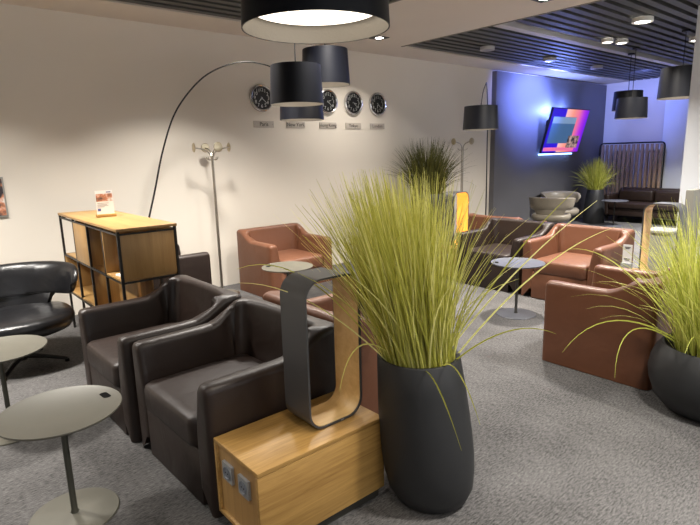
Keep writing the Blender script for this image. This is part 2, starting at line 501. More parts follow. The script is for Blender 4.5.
# ---------------------------------------------------------------- round pedestal tables
def make_table(label, group, loc, rz, tm, sm):
    t = thing('pedestal_table', label, 'side table', loc, rz, group)
    obj('table_top', LA([(0, .502), (.235, .502), (.246, .506), (.25, .512), (.249, .516), (.243, .515), (.235, .511), (0, .511)], 72, cap=False), tm, t)
    obj('stem', LA([(.03, .008), (.018, .014), (.0135, .03), (.0135, .49), (.03, .497), (.06, .5015), (0, .5015)], 24), sm, t)
    obj('base_disc', LA([(.186, 0), (.188, .004), (.184, .008), (.1, .011), (.03, .013), (0, .013)], 64), tm if tm is M['tabletop'] else sm, t)
    g = obj('grip_slot', PR(rrect(.034, .068, .013, 4), .5105, .5120, 'z'), M['slot'], t); g.location = (.195, 0, 0)
    return t
GT = 'round pedestal side tables'
table0 = make_table('round taupe pedestal table nearest the viewer, dark grip slot at its edge', GT, (.405, 2.47, 0), .12, M['tabletop'], M['tablestem'])
dup(table0, 'round taupe pedestal table cut by left picture edge, before black wing chair', (.318, 3.57, 0), 2.4)
dup(table0, 'round taupe pedestal table before the brown armchair under the clocks', (2.80, 4.27, 0), 2.2)
table1 = dup(table0, 'round grey pedestal table alone on the carpet before the cognac armchair', (4.44, 2.77, 0), 2.2, None, {M['tabletop']: M['greytop'], M['tablestem']: M['darkstem']})
dup(table1, 'small grey pedestal table in front of the far black sofa', (11.0, 4.72, 0), 2.2, None, {M['darkstem']: M['frame']})

# ---------------------------------------------------------------- winged lounge chairs
def make_wing(label, m, group, loc, rz, legs=True):
    """faces local -y"""
    t = thing('wing_chair', label, 'lounge chair', loc, rz, group)
    # padded seat pan
    bm = bmesh.new(); secs = []
    def outl(s, dz, n=44):
        o = []
        for k in range(n):
            a = 2 * PI * k / n
            u = math.copysign(abs(cos(a)) ** .75, cos(a)) * .395; v = math.copysign(abs(sin(a)) ** .8, sin(a)) * .345
            o.append((u * s, v * s - .02, dz + .018 * (v * s < -.1) * ((-v * s - .1) / .245) * -1))
        return o
    for s, z in ((.55, .27), (.8, .285), (.93, .31), (.99, .345), (1, .375), (.985, .40), (.94, .418), (.8, .428), (.4, .425), (.05, .42)):
        secs.append(outl(s, z))
    loft(bm, secs, closed=True); obj('seat', bm, m, t, 60)
    # wrap-round band: thick at the middle, rounded wings
    bm = bmesh.new(); secs = []; N = 36; A = math.radians(104)
    for k in range(N + 1):
        u = -1 + 2 * k / N; a = u * A
        fade = math.sqrt(max(0.0, 1 - abs(u) ** 7)) if abs(u) < 1 else 0
        rx, ry = .42, .36
        c = Vector((rx * sin(a), ry * cos(a) - .04, 0)); nrm = Vector((sin(a) / rx, cos(a) / ry, 0)).normalized()
        hh = .128 * max(fade, .12); th = .036 * max(fade, .25); zc = .622 + .01 * cos(a)
        sec = []
        for j in range(16):
            b = 2 * PI * j / 16
            q = c + nrm * (th * math.copysign(abs(cos(b)) ** .7, cos(b)) + .05 * (sin(b)) * (.6 + .4 * cos(a))); sec.append((q.x, q.y, zc + hh * math.copysign(abs(sin(b)) ** .6, sin(b))))
        secs.append(sec)
    loft(bm, secs, closed=True); obj('wing_back', bm, m, t, 70)
    # waist joining band and seat
    bm = bmesh.new(); secs = []; A2 = math.radians(52); N = 20
    for k in range(N + 1):
        a = -A2 + 2 * A2 * k / N
        nrm = Vector((sin(a), cos(a), 0)); e = abs(k / N * 2 - 1)
        sec = []
        for (ro, z) in ((.30, .36), (.325, .42), (.335, .50), (.35, .57)):
            f = 1 + .22 * e * e * ((z - .44) / .09) ** 2
            sec.append((nrm.x * ro * 1.05 * f, nrm.y * ro - .03, z))
        for (ro, z) in ((.315, .57), (.30, .50), (.285, .42), (.26, .36)):
            f = 1 + .22 * e * e * ((z - .44) / .09) ** 2
            sec.append((nrm.x * ro * 1.05 * f, nrm.y * ro - .03, z))
        secs.append(sec)
    loft(bm, secs, closed=True); obj('waist', bm, m, t, 60)
    obj('column', LA([(.03, .04), (.03, .2), (.07, .26), (.12, .275), (0, .275)], 20), M['frame'], t)
    for k in range(4):
        a = PI / 4 + k * PI / 2 + .25
        lg = obj('leg', T([(0, 0, .075), (.16, 0, .06), (.3, 0, .03), (.33, 0, .022)], [.022, .019, .015, .012], 10), M['frame'], t)
        obj('glide', LA([(.016, 0), (.016, .016), (.012, .02), (0, .02)], 14, (.325, 0, 0)), M['slot'], lg)
        lg.rotation_euler = (0, 0, a)
    return t
GW = 'winged swivel lounge chairs'
wing0 = make_wing('black leather winged swivel chair at left picture edge, before the white wall', M['black'], GW, (.575, 4.74, 0), -.02)
dup(wing0, 'pale grey winged chair with its back to the viewer, nearer of the two', (9.15, 5.06, 0), PI * .62, 'pale grey winged lounge chairs', {M['black']: M['pale']}).scale = (.87, .87, .94)
dup(wing0, 'pale grey winged chair facing the other, its top just peeping up behind it', (10.15, 5.43, 0), -.5, 'pale grey winged lounge chairs', {M['black']: M['pale']}).scale = (.87, .87, .94)

# ---------------------------------------------------------------- planters with grass
def blades(rr, z0, n, length, spread, droop=0.25, wid=.0045, seed=1, power=1.0, lean=(0, 0), ymax=9):
    rd = random.Random(seed); bm = bmesh.new()
    for k in range(n):
        a = rd.uniform(0, 2 * PI); q = math.sqrt(rd.random())
        x, y = rr * q * cos(a), rr * q * sin(a)
        a2 = a + rd.gauss(0, .55)
        tilt = spread * (abs(rd.gauss(0, .42)) ** power) * (.45 + .75 * q)
        tilt = min(tilt, 1.25)
        L = length * rd.uniform(.62, 1.0) * (1 - .12 * tilt)
        curl = droop * rd.uniform(.2, 1.3) * (.35 + tilt)
        w = wid * rd.uniform(.7, 1.25)
        p = Vector((x, y, z0)); th = tilt * .55
        side = Vector((-sin(a2), cos(a2), 0)); seg = 7; row = None
        tw = rd.uniform(-.9, .9)
        for s in range(seg + 1):
            f = s / seg
            ww = w * (1 - f ** 2.2) * (.75 + .25 * min(1, f * 5)) + .0006
            dirv = Vector((cos(a2) * sin(th) + lean[0], sin(a2) * sin(th) + lean[1], cos(th))).normalized()
            out = dirv.cross(side).normalized()
            sd = (side * cos(tw) + out * sin(tw)); fl = (out * cos(tw) - side * sin(tw))
            v = [bm.verts.new(p - sd * ww), bm.verts.new(p + fl * ww * .5), bm.verts.new(p + sd * ww)]
            if row:
                bm.faces.new((row[0], row[1], v[1], v[0])); bm.faces.new((row[1], row[2], v[2], v[1]))
            row = v
            p = p + dirv * (L / seg); p.y = min(p.y, ymax - .0005 * k / n); th += (tilt * .45 / 3 + curl * f * .55)
    return bm
def arcs(bm, specs, wid=.004):
    """single long stray blades: (start, mid, tip)"""
    for a, m_, b in specs:
        a, m_, b = Vector(a), Vector(m_), Vector(b); row = None
        for s in range(13):
            f = s / 12; p = a * (1 - f) ** 2 + m_ * 2 * f * (1 - f) + b * f * f
            d = ((m_ - a) * (1 - f) + (b - m_) * f).normalized()
            sd = d.cross(Vector((.8, .6, .1))).normalized(); fl = sd.cross(d)
            ww = wid * (1 - f ** 2.5) + .0006
            v = [bm.verts.new(p - sd * ww), bm.verts.new(p + fl * ww * .5), bm.verts.new(p + sd * ww)]
            if row:
                bm.faces.new((row[0], row[1], v[1], v[0])); bm.faces.new((row[1], row[2], v[2], v[1]))
            row = v
    return bm
def planter(label, loc, prof, rim, zs, gb, gm, group):
    t = thing('grass_planter', label, 'planter', loc, 0, group)
    obj('pot', LA(prof, 64, cap=False), M['pot'], t, 40)
    obj('soil', LA([(rim, zs - .012), (rim, zs), (rim * .6, zs + .012), (0, zs + .015)], 32), M['soil'], t)
    obj('grass', gb, gm, t, 0)
    return t
GP = 'black planters of ornamental grass'
def potprof(pts, wall=.018, depth=.09):
    """outer profile (r,z) bottom to rim, then over the lip and down inside"""
    rt, zt = pts[-1]
    return [(0, pts[0][1])] + pts + [(rt - .004, zt + .006), (rt - wall, zt + .004), (rt - wall - .004, zt - .02), (rt - wall - .004, zt - depth)]
def shear(o, dx, dy):
    """a pot whose wall leans a little: drift grows with height"""
    for v in o.data.vertices: v.co.x += dx * v.co.z; v.co.y += dy * v.co.z
g = blades(.148, .63, 1700, .90, .48, .05, .0026, 3, 1.0, (-.07, .05))
arcs(g, [((-.10, .10, .66), (-.30, .36, 1.2), (-.56, .50, 1.10)), ((-.1, 0, .66), (-.28, .08, .95), (-.40, .08, .62)), ((-.08, -.08, .66), (-.18, -.25, .80), (-.16, -.34, .44)),
         ((0, -.12, .66), (-.10, -.30, .85), (-.06, -.36, .52)), ((-.12, .05, .66), (-.36, .26, 1.05), (-.60, .42, 1.06)),
         ((.1, -.1, .66), (.45, -.35, 1.15), (.72, -.55, 1.24)), ((.1, -.05, .66), (.35, -.3, 1.2), (.5, -.5, 1.42)), ((.1, -.05, .66), (.3, -.3, 1.1), (.62, -.52, 1.36)), ((.06, -.12, .66), (.12, -.4, .95), (.2, -.55, .88))], .003)
pl = planter('tall black planter of yellow-green grass standing at the end of foreground oak cube', (1.712, 1.478, 0),
        potprof([(.14, .002), (.172, .02), (.196, .07), (.209, .16), (.212, .24), (.210, .34), (.204, .45), (.195, .57), (.184, .695)]), .160, .63, g, M['grass'], GP)
for c in pl.children: shear(c, -.07, .055)
g = blades(.20, .36, 1100, .95, .95, .12, .0029, 9)
arcs(g, [((-.1, .15, .4), (-.55, .35, .75), (-.62, .30, .30)), ((-.1, .1, .4), (-.45, .45, .75), (-.75, .55, .42)), ((-.1, .1, .4), (-.2, .5, 1.0), (-.35, .75, .95))])
planter('black bowl planter of yellow-green grass at right picture edge beside cognac armchair', (3.55, .885, 0),
        potprof([(.2, .002), (.24, .02), (.29, .08), (.325, .17), (.335, .24), (.325, .31), (.30, .37), (.275, .405)]), .25, .36, g, M['grassb'], GP)
planter('tall black planter of dark olive grass against the white wall', (6.15, 5.42, 0),
        potprof([(.17, .002), (.2, .03), (.24, .3), (.26, .6), (.26, .86), (.25, .95)]), .22, .90, blades(.2, .9, 800, .92, .95, .16, .005, 5, ymax=.46), M['olive'], GP)
planter('far tapered black planter of green grass in the corner beside the sofa', (11.25, 5.25, 0),
        potprof([(.21, .002), (.215, .05), (.205, .3), (.18, .55), (.155, .70)]), .13, .66, blades(.12, .66, 520, .74, 1.1, .12, .007, 6, ymax=.54), M['grassb'], GP)

# ---------------------------------------------------------------- oak shelf unit
SX0, SX1 = 1.115, 1.54
t = thing('shelf_unit', 'oak shelf unit with black metal frame, open boxes and brochure stand on top', 'shelf', (0, 0, 0))
YS = [3.81, 4.19, 4.60, 5.02, 5.49]; ZS = [.06, .37, .73, 1.085]
obj('top_panel', B(SX0 - .005, SX1 + .005, YS[0] - .005, YS[-1] + .005, 1.087, 1.107, .002), M['oaky'], t)
bm = bmesh.new(); q = .009
for y in YS:
    for x in (SX0 + q, SX1 - q):
        box(bm, x - q, x + q, y - q if y > YS[0] else y, y + q if y < YS[-1] else y, 0, 1.086) if YS[0] < y < YS[-1] else box(bm, x - q, x + q, y - q + (q if y == YS[0] else -q), y + q + (q if y == YS[0] else -q), 0, 1.086)
for z in (.37, .725, 1.072):
    for x in (SX0 + q, SX1 - q): box(bm, x - q + .001, x + q - .001, YS[0], YS[-1], z - .013, z)
    for y in (YS[0] + q, YS[-1] - q): box(bm, SX0, SX1, y - q + .001, y + q - .001, z - .013, z)
obj('metal_frame', bm, M['frame'], t, smooth=False)
def sh(name, m, *a): return obj(name, B(*a, bev=.0015), m, t)
i0, i1 = SX0 + .004, SX1 - .004
sh('shelf_board', M['oaky'], i0, i1, YS[0] + .02, YS[1] - .012, .727, .743)          # end box
sh('side_panel', M['oakz'], i0 + .016, i1 - .016, YS[0] + .003, YS[0] + .017, .743, 1.071)
sh('side_panel', M['oakz'], i0 - .002, i1, YS[1] - .028, YS[1] - .012, .743, 1.071)
sh('back_panel', M['oakz'], i1 - .014, i1, YS[0] + .02, YS[1] - .028, .743, 1.071)
sh('back_panel', M['oakz'], SX0 + .20, SX0 + .214, YS[1] + .01, YS[2] - .01, .39, 1.071)  # second bay, recessed
sh('front_panel', M['oakz'], SX0 + .002, SX0 + .018, YS[2] + .012, YS[3] - .01, .727, 1.071)   # closed third bay
sh('side_panel', M['oakz'], SX0 + .02, i1, YS[2] + .012, YS[2] + .026, .727, 1.071)
sh('side_panel', M['oakz'], SX0 + .02, i1, YS[3] - .024, YS[3] - .01, .727, 1.071)
sh('shelf_board', M['oaky'], i0, i1, YS[2] + .01, YS[4] - .012, .709, .725)           # box below bays three and four
sh('shelf_board', M['oaky'], i0, i1, YS[2] + .01, YS[4] - .012, .372, .388)
sh('side_panel', M['oakz'], i0, i1, YS[2] + .01, YS[2] + .026, .388, .709)
sh('side_panel', M['oakz'], i0, i1, YS[4] - .028, YS[4] - .012, .388, .709)
sh('back_panel', M['oakz'], i1 - .014, i1, YS[2] + .026, YS[4] - .028, .388, .709)
sh('back_panel', M['oakz'], SX0 + .10, SX0 + .114, YS[0] + .02, YS[1] - .01, .08, .711)   # below the end box
sh('side_panel', M['oakz'], SX0 + .24, SX0 + .254, YS[0] + .1, YS[0] + .36, .05, .711)
sh('shelf_board', M['oaky'], i0, i1, YS[0] + .02, YS[2] - .012, .05, .066)
bk = obj('booklet', B(-.05, .05, -.07, .07, 0, .012, .001), M['paper']); tag(bk, 'white booklet lying in the open end box of the shelf unit', 'booklet', None, (1.20, 3.96, .7432), .2)
# brochure stand on top
t = thing('brochure_stand', 'small white brochure card in oak base on top of the shelf unit', 'sign stand', (1.322, 4.74, 1.107), -.05); t.scale = (.9, .9, .9)
obj('stand_base', B(-.085, .085, -.03, .03, 0, .028, .003), M['oakx'], t)
cd = obj('card', B(-.076, .076, -.0015, .0015, .02, .245), M['paper'], t)
def card_photo():
    m, nt, p, N, L = new_mat('card_photo')
    tc = N('ShaderNodeTexCoord'); n = N('ShaderNodeTexNoise'); n.inputs['Scale'].default_value = 16; n.inputs['Detail'].default_value = 3
    L(tc.outputs['Object'], n.inputs['Vector']); r = N('ShaderNodeValToRGB')
    r.color_ramp.elements[0].position = .36; r.color_ramp.elements[0].color = srgb(50, 44, 50)
    r.color_ramp.elements[1].position = .66; r.color_ramp.elements[1].color = srgb(226, 220, 214)
    e = r.color_ramp.elements.new(.52); e.color = srgb(196, 130, 96)
    L(n.outputs['Fac'], r.inputs['Fac']); L(r.outputs[0], p.inputs['Base Color']); p.inputs['Roughness'].default_value = .5
    return m
obj('card_picture', B(-.072, .072, -.0022, -.0016, .145, .215), card_photo(), cd)
bm = bmesh.new()
for z, w in ((.128, .10), (.115, .085), (.105, .095), (.095, .06)): box(bm, -.066, -.066 + w, -.0021, -.0016, z - .002, z + .002)
obj('card_print', bm, M['greyp'], cd)
bm = B(-.066, -.040, -.0021, -.0016, .056, .080); box(bm, .02, .06, -.0021, -.0016, .225, .233)
obj('card_logo', bm, M['blue'], cd)

# ---------------------------------------------------------------- drum lamps
def shade_parts(t, zb, r=.23, h=.335, glow=True, rt=None):
    """drum shade with bottom at zb (in t's frame), silver inside, diffuser"""
    rt = rt or r * .93
    obj('lamp_shade', LA([(rt - .004, zb + h - .006), (rt, zb + h), (r, zb), (r - .004, zb), (rt - .004, zb + h - .012), (0, zb + h - .012)][1:], 64, cap=False), M['shade'], t, 30)
    obj('shade_cover', LA([(rt - .002, zb + h), (.02, zb + h + .002), (0, zb + h + .002)], 48), M['shade'], t)
    obj('shade_lining', LA([(r - .0045, zb + .001), (rt - .005, zb + h * .93)], 64, cap=False), M['shadein'], t)
    obj('diffuser', LA([(0, zb + .055), (r - .03, zb + .055), (r - .022, zb + .06), (0, zb + .06)], 48, cap=False), M['warm'] if glow else M['white'], t)
    if glow:
        ld = bpy.data.lights.new('shade_light', 'AREA'); ld.shape = 'DISK'; ld.size = r * 1.6; ld.energy = glow; ld.color = (1, .86, .68); ld.spread = math.radians(150)
        lo = bpy.data.objects.new('shade_light', ld); C.objects.link(lo); lo.parent = t; lo.location = (0, 0, zb + .004)
GL = 'navy black drum lamps'
def pendant(label, x, y, zb, r=.23, h=.32, glow=3.5, group='hanging drum lamps', cable=True):
    t = thing('pendant_lamp', label, 'lamp', (x, y, zb), 0, group)
    shade_parts(t, 0, r, h, glow)
    obj('cord', T([(0, 0, h), (0, 0, ZC - zb - .02)], .005, 8), M['cord'], t)
    obj('ceiling_rose', LA([(.05, ZC - zb - .022), (.05, ZC - zb), (0, ZC - zb)], 24), M['cord'], t)
    return t
pendant('largest hanging black drum lamp, glowing inside, cut by the top picture edge', 1.075, 1.41, 1.962)
pendant('hanging navy black drum lamp lower and left, in front of the clocks', 2.76, 3.93, 2.005)
pendant('hanging navy black drum lamp behind and right of the lower one, above the clocks', 3.29, 4.19, 2.225)
pendant('hanging black drum lamp partly hidden by the white pillar on the right', 7.80, 2.635, 2.165, .26, .37)
pendant('hanging black drum lamp over far lounge, front one of the overlapping pair', 8.50, 3.51, 1.985, .22, .29)
pendant('hanging black drum lamp over far lounge, back one of the overlapping pair', 8.95, 3.76, 2.13, .22, .29)

def arc_lamp(label, pts, sx, sy, zb, r, h, glow):
    b = pts[0]
    t = thing('arc_floor_lamp', label, 'lamp', (b[0], b[1], 0), 0, 'arched floor lamps')
    P = smooth_pts([(p[0] - b[0], p[1] - b[1], p[2]) for p in pts], 8)
    n = len(P)
    obj('arched_rod', T(P, [.011 - .006 * k / (n - 1) for k in range(n)], 10), M['rod'], t)
    obj('base_disc', LA([(.17, 0), (.17, .012), (.165, .016), (.02, .02), (.016, .06), (0, .06)], 48), M['rod'], t)
    e = obj('shade_holder', T([(sx - b[0], sy - b[1], zb + h), (sx - b[0], sy - b[1], P[-1].z)], .006, 8), M['rod'], t)
    tt = t
    # shade parts live in the lamp's frame, shifted to the end of the rod
    before = set(t.children)
    shade_parts(t, zb, r, h, glow)
    for c in set(t.children) - before: c.location = Vector(c.location) + Vector((sx - b[0], sy - b[1], 0))
    return t
arc_lamp('arched black floor lamp rising behind shelf unit, its drum shade lowest before the clocks',
         [(1.86, 5.70, 0), (1.885, 5.682, .35), (1.935, 5.642, .75), (2.054, 5.549, 1.257), (2.149, 5.474, 1.661), (2.27, 5.377, 2.023), (2.444, 5.238, 2.289), (2.608, 5.108, 2.428), (2.806, 4.95, 2.498), (2.976, 4.814, 2.475), (3.12, 4.70, 2.40), (3.271, 4.583, 2.28)], 3.271, 4.583, 1.925, .225, .31, 3)
arc_lamp('black drum floor lamp on thin arched rod beside the dark grey wall',
         [(7.75, 5.50, 0), (7.75, 5.50, .9), (7.72, 5.485, 1.5), (7.55, 5.37, 2.1), (7.2, 5.14, 2.43), (6.8, 4.87, 2.53), (6.4, 4.60, 2.46), (6.1, 4.42, 2.33), (5.86, 4.27, 2.16)], 5.83, 4.25, 1.835, .225, .29, 3)

# ---------------------------------------------------------------- coat stands
def coat_stand(label, loc, rz, h, angs):
    t = thing('coat_stand', label, 'coat stand', loc, rz, 'chrome coat stands')
    obj('base_disc', LA([(.2, 0), (.2, .008), (.19, .014), (.03, .02), (0, .02)], 48), M['steel'], t)
    for y in (-.014, .014):
        p = obj('pole', T([(0, y, .015), (0, y, h - .12)], .0085, 12), M['steel'], t)
    for a in angs:
        L_ = .20
        pts = smooth_pts([(0.01 * cos(a), .01 * sin(a), h - .14), (.04 * cos(a), .04 * sin(a), h - .08), (.11 * cos(a), .11 * sin(a), h - .045), (L_ * cos(a), L_ * sin(a), h - .03)], 5)
        arm = obj('arm', T(pts, .0075, 8), M['steel'], t)
        bm = LA([(0, -.005), (.046, -.005), (.052, 0), (.046, .006), (.02, .010), (0, .011)], 28)
        bmesh.ops.transform(bm, matrix=Matrix.Translation((L_ * cos(a), L_ * sin(a), h - .028)) @ Matrix.Rotation(a, 4, 'Z') @ Matrix.Rotation(PI / 2, 4, 'Y'), verts=bm.verts)
        obj('hat_disc', bm, M['disc'], arm)
    bm = bmesh.new()
    for k in range(4):
        a = k * PI / 2 + .5
        tube(bm, smooth_pts([(0, 0, h - .155), (.04 * cos(a), .04 * sin(a), h - .165), (.07 * cos(a), .07 * sin(a), h - .15), (.075 * cos(a), .075 * sin(a), h - .13)], 4), .005, 8)
    obj('small_hook', bm, M['steel'], t)
    return t
coat_stand('chrome coat stand with round discs by the white wall, beside arched lamp', (2.735, 5.57, 0), 0, 1.71, [math.radians(q) for q in (-6, 84, 174, 264)])
c2 = coat_stand('chrome coat stand behind glowing hoop lamp, near the dark grey wall', (7.05, 5.48, 0), 0, 1.75, [math.radians(q) for q in (-7, 83, 173, 263)])

# ---------------------------------------------------------------- clocks and city plates
NUM = {}
def clock(label, x, hh, mm):
    t = thing('wall_clock', label, 'clock', (x, Y1, 2.277), 0, 'world clocks on the white wall')
    R_ = .163
    bm = LA([(R_ - .03, .002), (R_, .002), (R_ + .003, .02), (R_ - .004, .036), (R_ - .014, .040), (R_ - .024, .034), (R_ - .028, .022)], 56, cap=False)
    obj('chrome_rim', on_wall(bm), M['chrome'], t)
    fc = obj('clock_face', on_wall(LA([(0, .001), (R_ - .024, .001), (R_ - .024, .020), (0, .021)], 56, cap=False)), M['clockface'], t)
    for k in range(1, 13):
        a = PI / 2 - k * PI / 6
        if k not in NUM:
            b = text_bm(str(k), .06, .002); bmesh.ops.translate(b, vec=(.098 * cos(a), .098 * sin(a), .0225), verts=b.verts)
            o = obj('numeral', on_wall(b), M['clockmark'], fc, smooth=False); NUM[k] = o.data
        else:
            o = bpy.data.objects.new('numeral', NUM[k]); C.objects.link(o); o.parent = fc
    for nme, a, L_, w in (('hour_hand', PI / 2 - (hh + mm / 60) * PI / 6, .062, .007), ('minute_hand', PI / 2 - mm * PI / 30, .105, .005)):
        b = bmesh.new(); prism(b, [(-.015, -w), (L_, -w * .4), (L_, w * .4), (-.015, w)], .024 if L_ < .1 else .027, .0255 if L_ < .1 else .0285)
        bmesh.ops.rotate(b, matrix=Matrix.Rotation(a, 3, 'Z'), verts=b.verts)
        obj(nme, on_wall(b), M['clockmark'], t, smooth=False)
    obj('hub_cap', on_wall(LA([(.012, .021), (.012, .031), (0, .032)], 20)), M['chrome'], t)
    return t
def plate(label, x, word):
    t = thing('name_sign', label, 'name plate', (x, Y1, 1.963), 0, 'city name plates under the clocks')
    obj('acrylic_plate', B(-.145, .145, -.010, 0, -.04, .04, .001), M['plate'], t)
    ws = word.split(); wd = [text_bm(q, .066, .0015) for q in ws]
    wid = [max(v.co.x for v in b.verts) - min(v.co.x for v in b.verts) for b in wd]; x0 = -(sum(wid) + .018 * (len(ws) - 1)) / 2
    for b, q in zip(wd, wid):
        obj('lettering', on_wall(b, (x0 + q / 2, -.0112, 0)), M['ink'], t, smooth=False); x0 += q + .018
    for s in (-1, 1):
        obj('screw', on_wall(LA([(.008, .0), (.008, .013), (.006, .015), (0, .015)], 14), (s * .128, 0, 0)), M['steel'], t)
    return t
CL = [(3.62, 'Paris', 'leftmost, above the Paris plate', 7, 22), (4.125, 'New York', 'hidden by lamps above New York plate', 1, 22), (4.66, 'Hong Kong', 'half behind lamps, above Hong Kong plate', 2, 22), (5.122, 'Tokyo', 'above the Tokyo plate', 3, 22), (5.592, 'London', 'rightmost, above the London plate', 6, 22)]
for x, w, l, hh, mm in CL:
    clock('round black wall clock with chrome rim, ' + l, x, hh, mm)
    plate('small grey wall plate reading ' + w, x + (.02 if w == 'Paris' else 0), w)

# ---------------------------------------------------------------- television
def tv_gradient():
    m, nt, p, N, L = new_mat('tv_broadcast')
    tc = N('ShaderNodeTexCoord'); sp = N('ShaderNodeSeparateXYZ'); L(tc.outputs['Object'], sp.inputs[0])
    ma = N('ShaderNodeMath'); ma.operation = 'MULTIPLY_ADD'; ma.inputs[1].default_value = 1 / 1.47; ma.inputs[2].default_value = .5
    L(sp.outputs['X'], ma.inputs[0])
    r = N('ShaderNodeValToRGB'); cr = r.color_ramp
    cr.elements[0].color = srgb(40, 10, 205); cr.elements[0].position = .0
    cr.elements[1].color = srgb(90, 10, 220); cr.elements[1].position = 1
    for ps, c in ((.36, srgb(46, 8, 214)), (.38, srgb(250, 190, 190)), (.56, srgb(244, 150, 130)), (.72, srgb(232, 110, 150)), (.86, srgb(170, 40, 220))):
        e = cr.elements.new(ps); e.color = c
    L(ma.outputs[0], r.inputs['Fac'])
    p.inputs['Base Color'].default_value = (0, 0, 0, 1)
    L(r.outputs[0], p.inputs['Emission Color']); p.inputs['Emission Strength'].default_value = .85
    return m
def crowd_mat():
    m, nt, p, N, L = new_mat('tv_crowd')
    tc = N('ShaderNodeTexCoord'); n = N('ShaderNodeTexNoise'); n.inputs['Scale'].default_value = 14; n.inputs['Detail'].default_value = 3
    L(tc.outputs['Object'], n.inputs['Vector']); r = N('ShaderNodeValToRGB')
    r.color_ramp.elements[0].position = .38; r.color_ramp.elements[0].color = srgb(24, 26, 44)
    r.color_ramp.elements[1].position = .66; r.color_ramp.elements[1].color = srgb(214, 176, 166)
    L(n.outputs['Fac'], r.inputs['Fac']); L(r.outputs[0], p.inputs['Emission Color']); p.inputs['Emission Strength'].default_value = .7
    p.inputs['Base Color'].default_value = (0, 0, 0, 1)
    return m
TW, TH = 1.47, .90
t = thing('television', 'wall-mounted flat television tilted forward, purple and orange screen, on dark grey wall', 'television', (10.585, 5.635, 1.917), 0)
tl = math.atan2(.23, .87)
tilt = bpy.data.objects.new('x', None)
tm_ = Matrix.Rotation(-tl, 4, 'X')   # top leans towards the room (-y)
tm_ = Matrix.Rotation(tl, 4, 'X')
def tvpart(name, bm, m, parent):
    bmesh.ops.transform(bm, matrix=tm_, verts=bm.verts); return obj(name, bm, m, parent, smooth=False)
bpy.data.objects.remove(tilt)
tvpart('housing', B(-TW / 2, TW / 2, -.02, .025, -TH / 2, TH / 2, .004), M['tvblack'], t)
scr = tvpart('screen', B(-TW / 2 + .015, TW / 2 - .015, -.0225, -.0205, -TH / 2 + .02, TH / 2 - .015), tv_gradient(), t)
tvpart('inset_picture', B(-.64, .27, -.0245, -.0227, -.245, .28), emit('tv_inset', srgb(58, 92, 128), .75), scr)
tvpart('inset_sky', B(-.635, .265, -.0262, -.0247, .15, .275), emit('tv_inset_sky', srgb(112, 138, 164), .75), scr)
tvpart('crowd_picture', B(.14, .60, -.0275, -.0264, -.34, -.09), crowd_mat(), scr)
tvpart('ticker_bar', B(-.70, .50, -.0245, -.0227, -.40, -.33), emit('tv_ticker', srgb(226, 110, 150), .7), scr)
obj('wall_mount', B(-.42, .42, .06, .19, -.30, .22, .01), M['tvblack'], t)  # mount, and a dark block standing in for the television's shadow on the wall
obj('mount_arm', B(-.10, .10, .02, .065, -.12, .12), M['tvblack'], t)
bar = obj('led_bar', B(-.70, .55, .12, .17, -.47, -.445), emit('blue_led', (.25, .42, 1, 1), 6), t)

# ---------------------------------------------------------------- far lounge
t = thing('sofa', 'long black leather sofa against the far wall below the slatted screen', 'sofa', (11.95, 4.37, 0), 0)
W_ = .86
def soft(name, m, *a, bev=.04): return obj(name, B(*a, bev=bev, seg=4), m, t)
soft('base', M['dark'], -.36, .38, -W_, W_, .14, .30, bev=.02)
soft('seat_cushion', M['dark'], -.40, .16, -W_ + .12, W_ - .12, .295, .43)
soft('backrest', M['dark'], .14, .38, -W_ + .12, W_ - .12, .28, .70)
soft('back_cushion', M['dark'], .02, .18, -W_ + .15, -.01, .42, .67, bev=.05)
soft('back_cushion', M['dark'], .02, .18, .01, W_ - .15, .42, .67, bev=.05)
for s in (-1, 1): soft('arm', M['dark'], -.38, .38, min(s * W_, s * (W_ - .13)), max(s * W_, s * (W_ - .13)), .14, .58)
for x in (-.3, .3):
    for y in (-W_ + .08, W_ - .08): obj('leg', B(x - .018, x + .018, y - .018, y + .018, 0, .145), M['frame'], t)
t = thing('slatted_screen', 'slatted wooden screen with rounded black frame standing behind the far sofa', 'screen', (12.5, 5.10, 0), 0)
fr = rrect(1.36, 1.62, .07, 6); bm = bmesh.new()
tube(bm, [(0, u, v + .84) for u, v in fr], .016, 8, closed=True)
obj('frame', bm, M['frame'], t)
bm = bmesh.new()
for k in range(14):
    y = -.62 + k * .0954
    box(bm, -.015, .015, y - .026, y + .026, .06, 1.62)
obj('wood_slats', bm, M['screenwood'], t, smooth=False)
obj('foot', B(-.15, .15, -.5, -.44, 0, .035), M['frame'], t); obj('foot', B(-.15, .15, .44, .5, 0, .035), M['frame'], t)
# by the pillar
t = thing('pedestal_cabinet', 'pale grey pedestal cabinet seen through the sideways hoop lamp', 'cabinet', (6.10, 2.10, 0), 0)
obj('carcass', B(-.13, .13, -.11, .07, 0, .685), M['palegrey'], t)
obj('top_panel', B(-.15, .15, -.13, .13, .687, .715, .003), M['palegrey'], t)
obj('door', B(-.138, -.131, -.105, .065, .03, .66), M['palegrey'], t)
tag(obj('divider_panel', B(0, .26, -.037, .037, 0, 1.12, .004), M['panelgrey']), 'upright grey divider panel standing before white pillar at right', 'divider', None, (6.24, 1.93, 0))
t = thing('card_holder', 'small white card in grey holder beside the sideways hoop lamp', 'sign', (5.15, 2.06, .402), PI / 2 + .1)
obj('holder_base', B(-.045, .045, -.03, .03, 0, .10, .004), M['socket'], t)
cd = obj('card', B(-.04, .04, -.002, .002, .095, .275), M['paper'], t)
bm = bmesh.new()
for z, w in ((.25, .05), (.238, .035), (.14, .05), (.128, .04)): box(bm, -w / 2, w / 2, -.0032, -.0021, z - .003, z + .003)
for z, w in ((.25, .05), (.238, .035), (.14, .05), (.128, .04)): box(bm, -w / 2, w / 2, .0021, .0032, z - .003, z + .003)
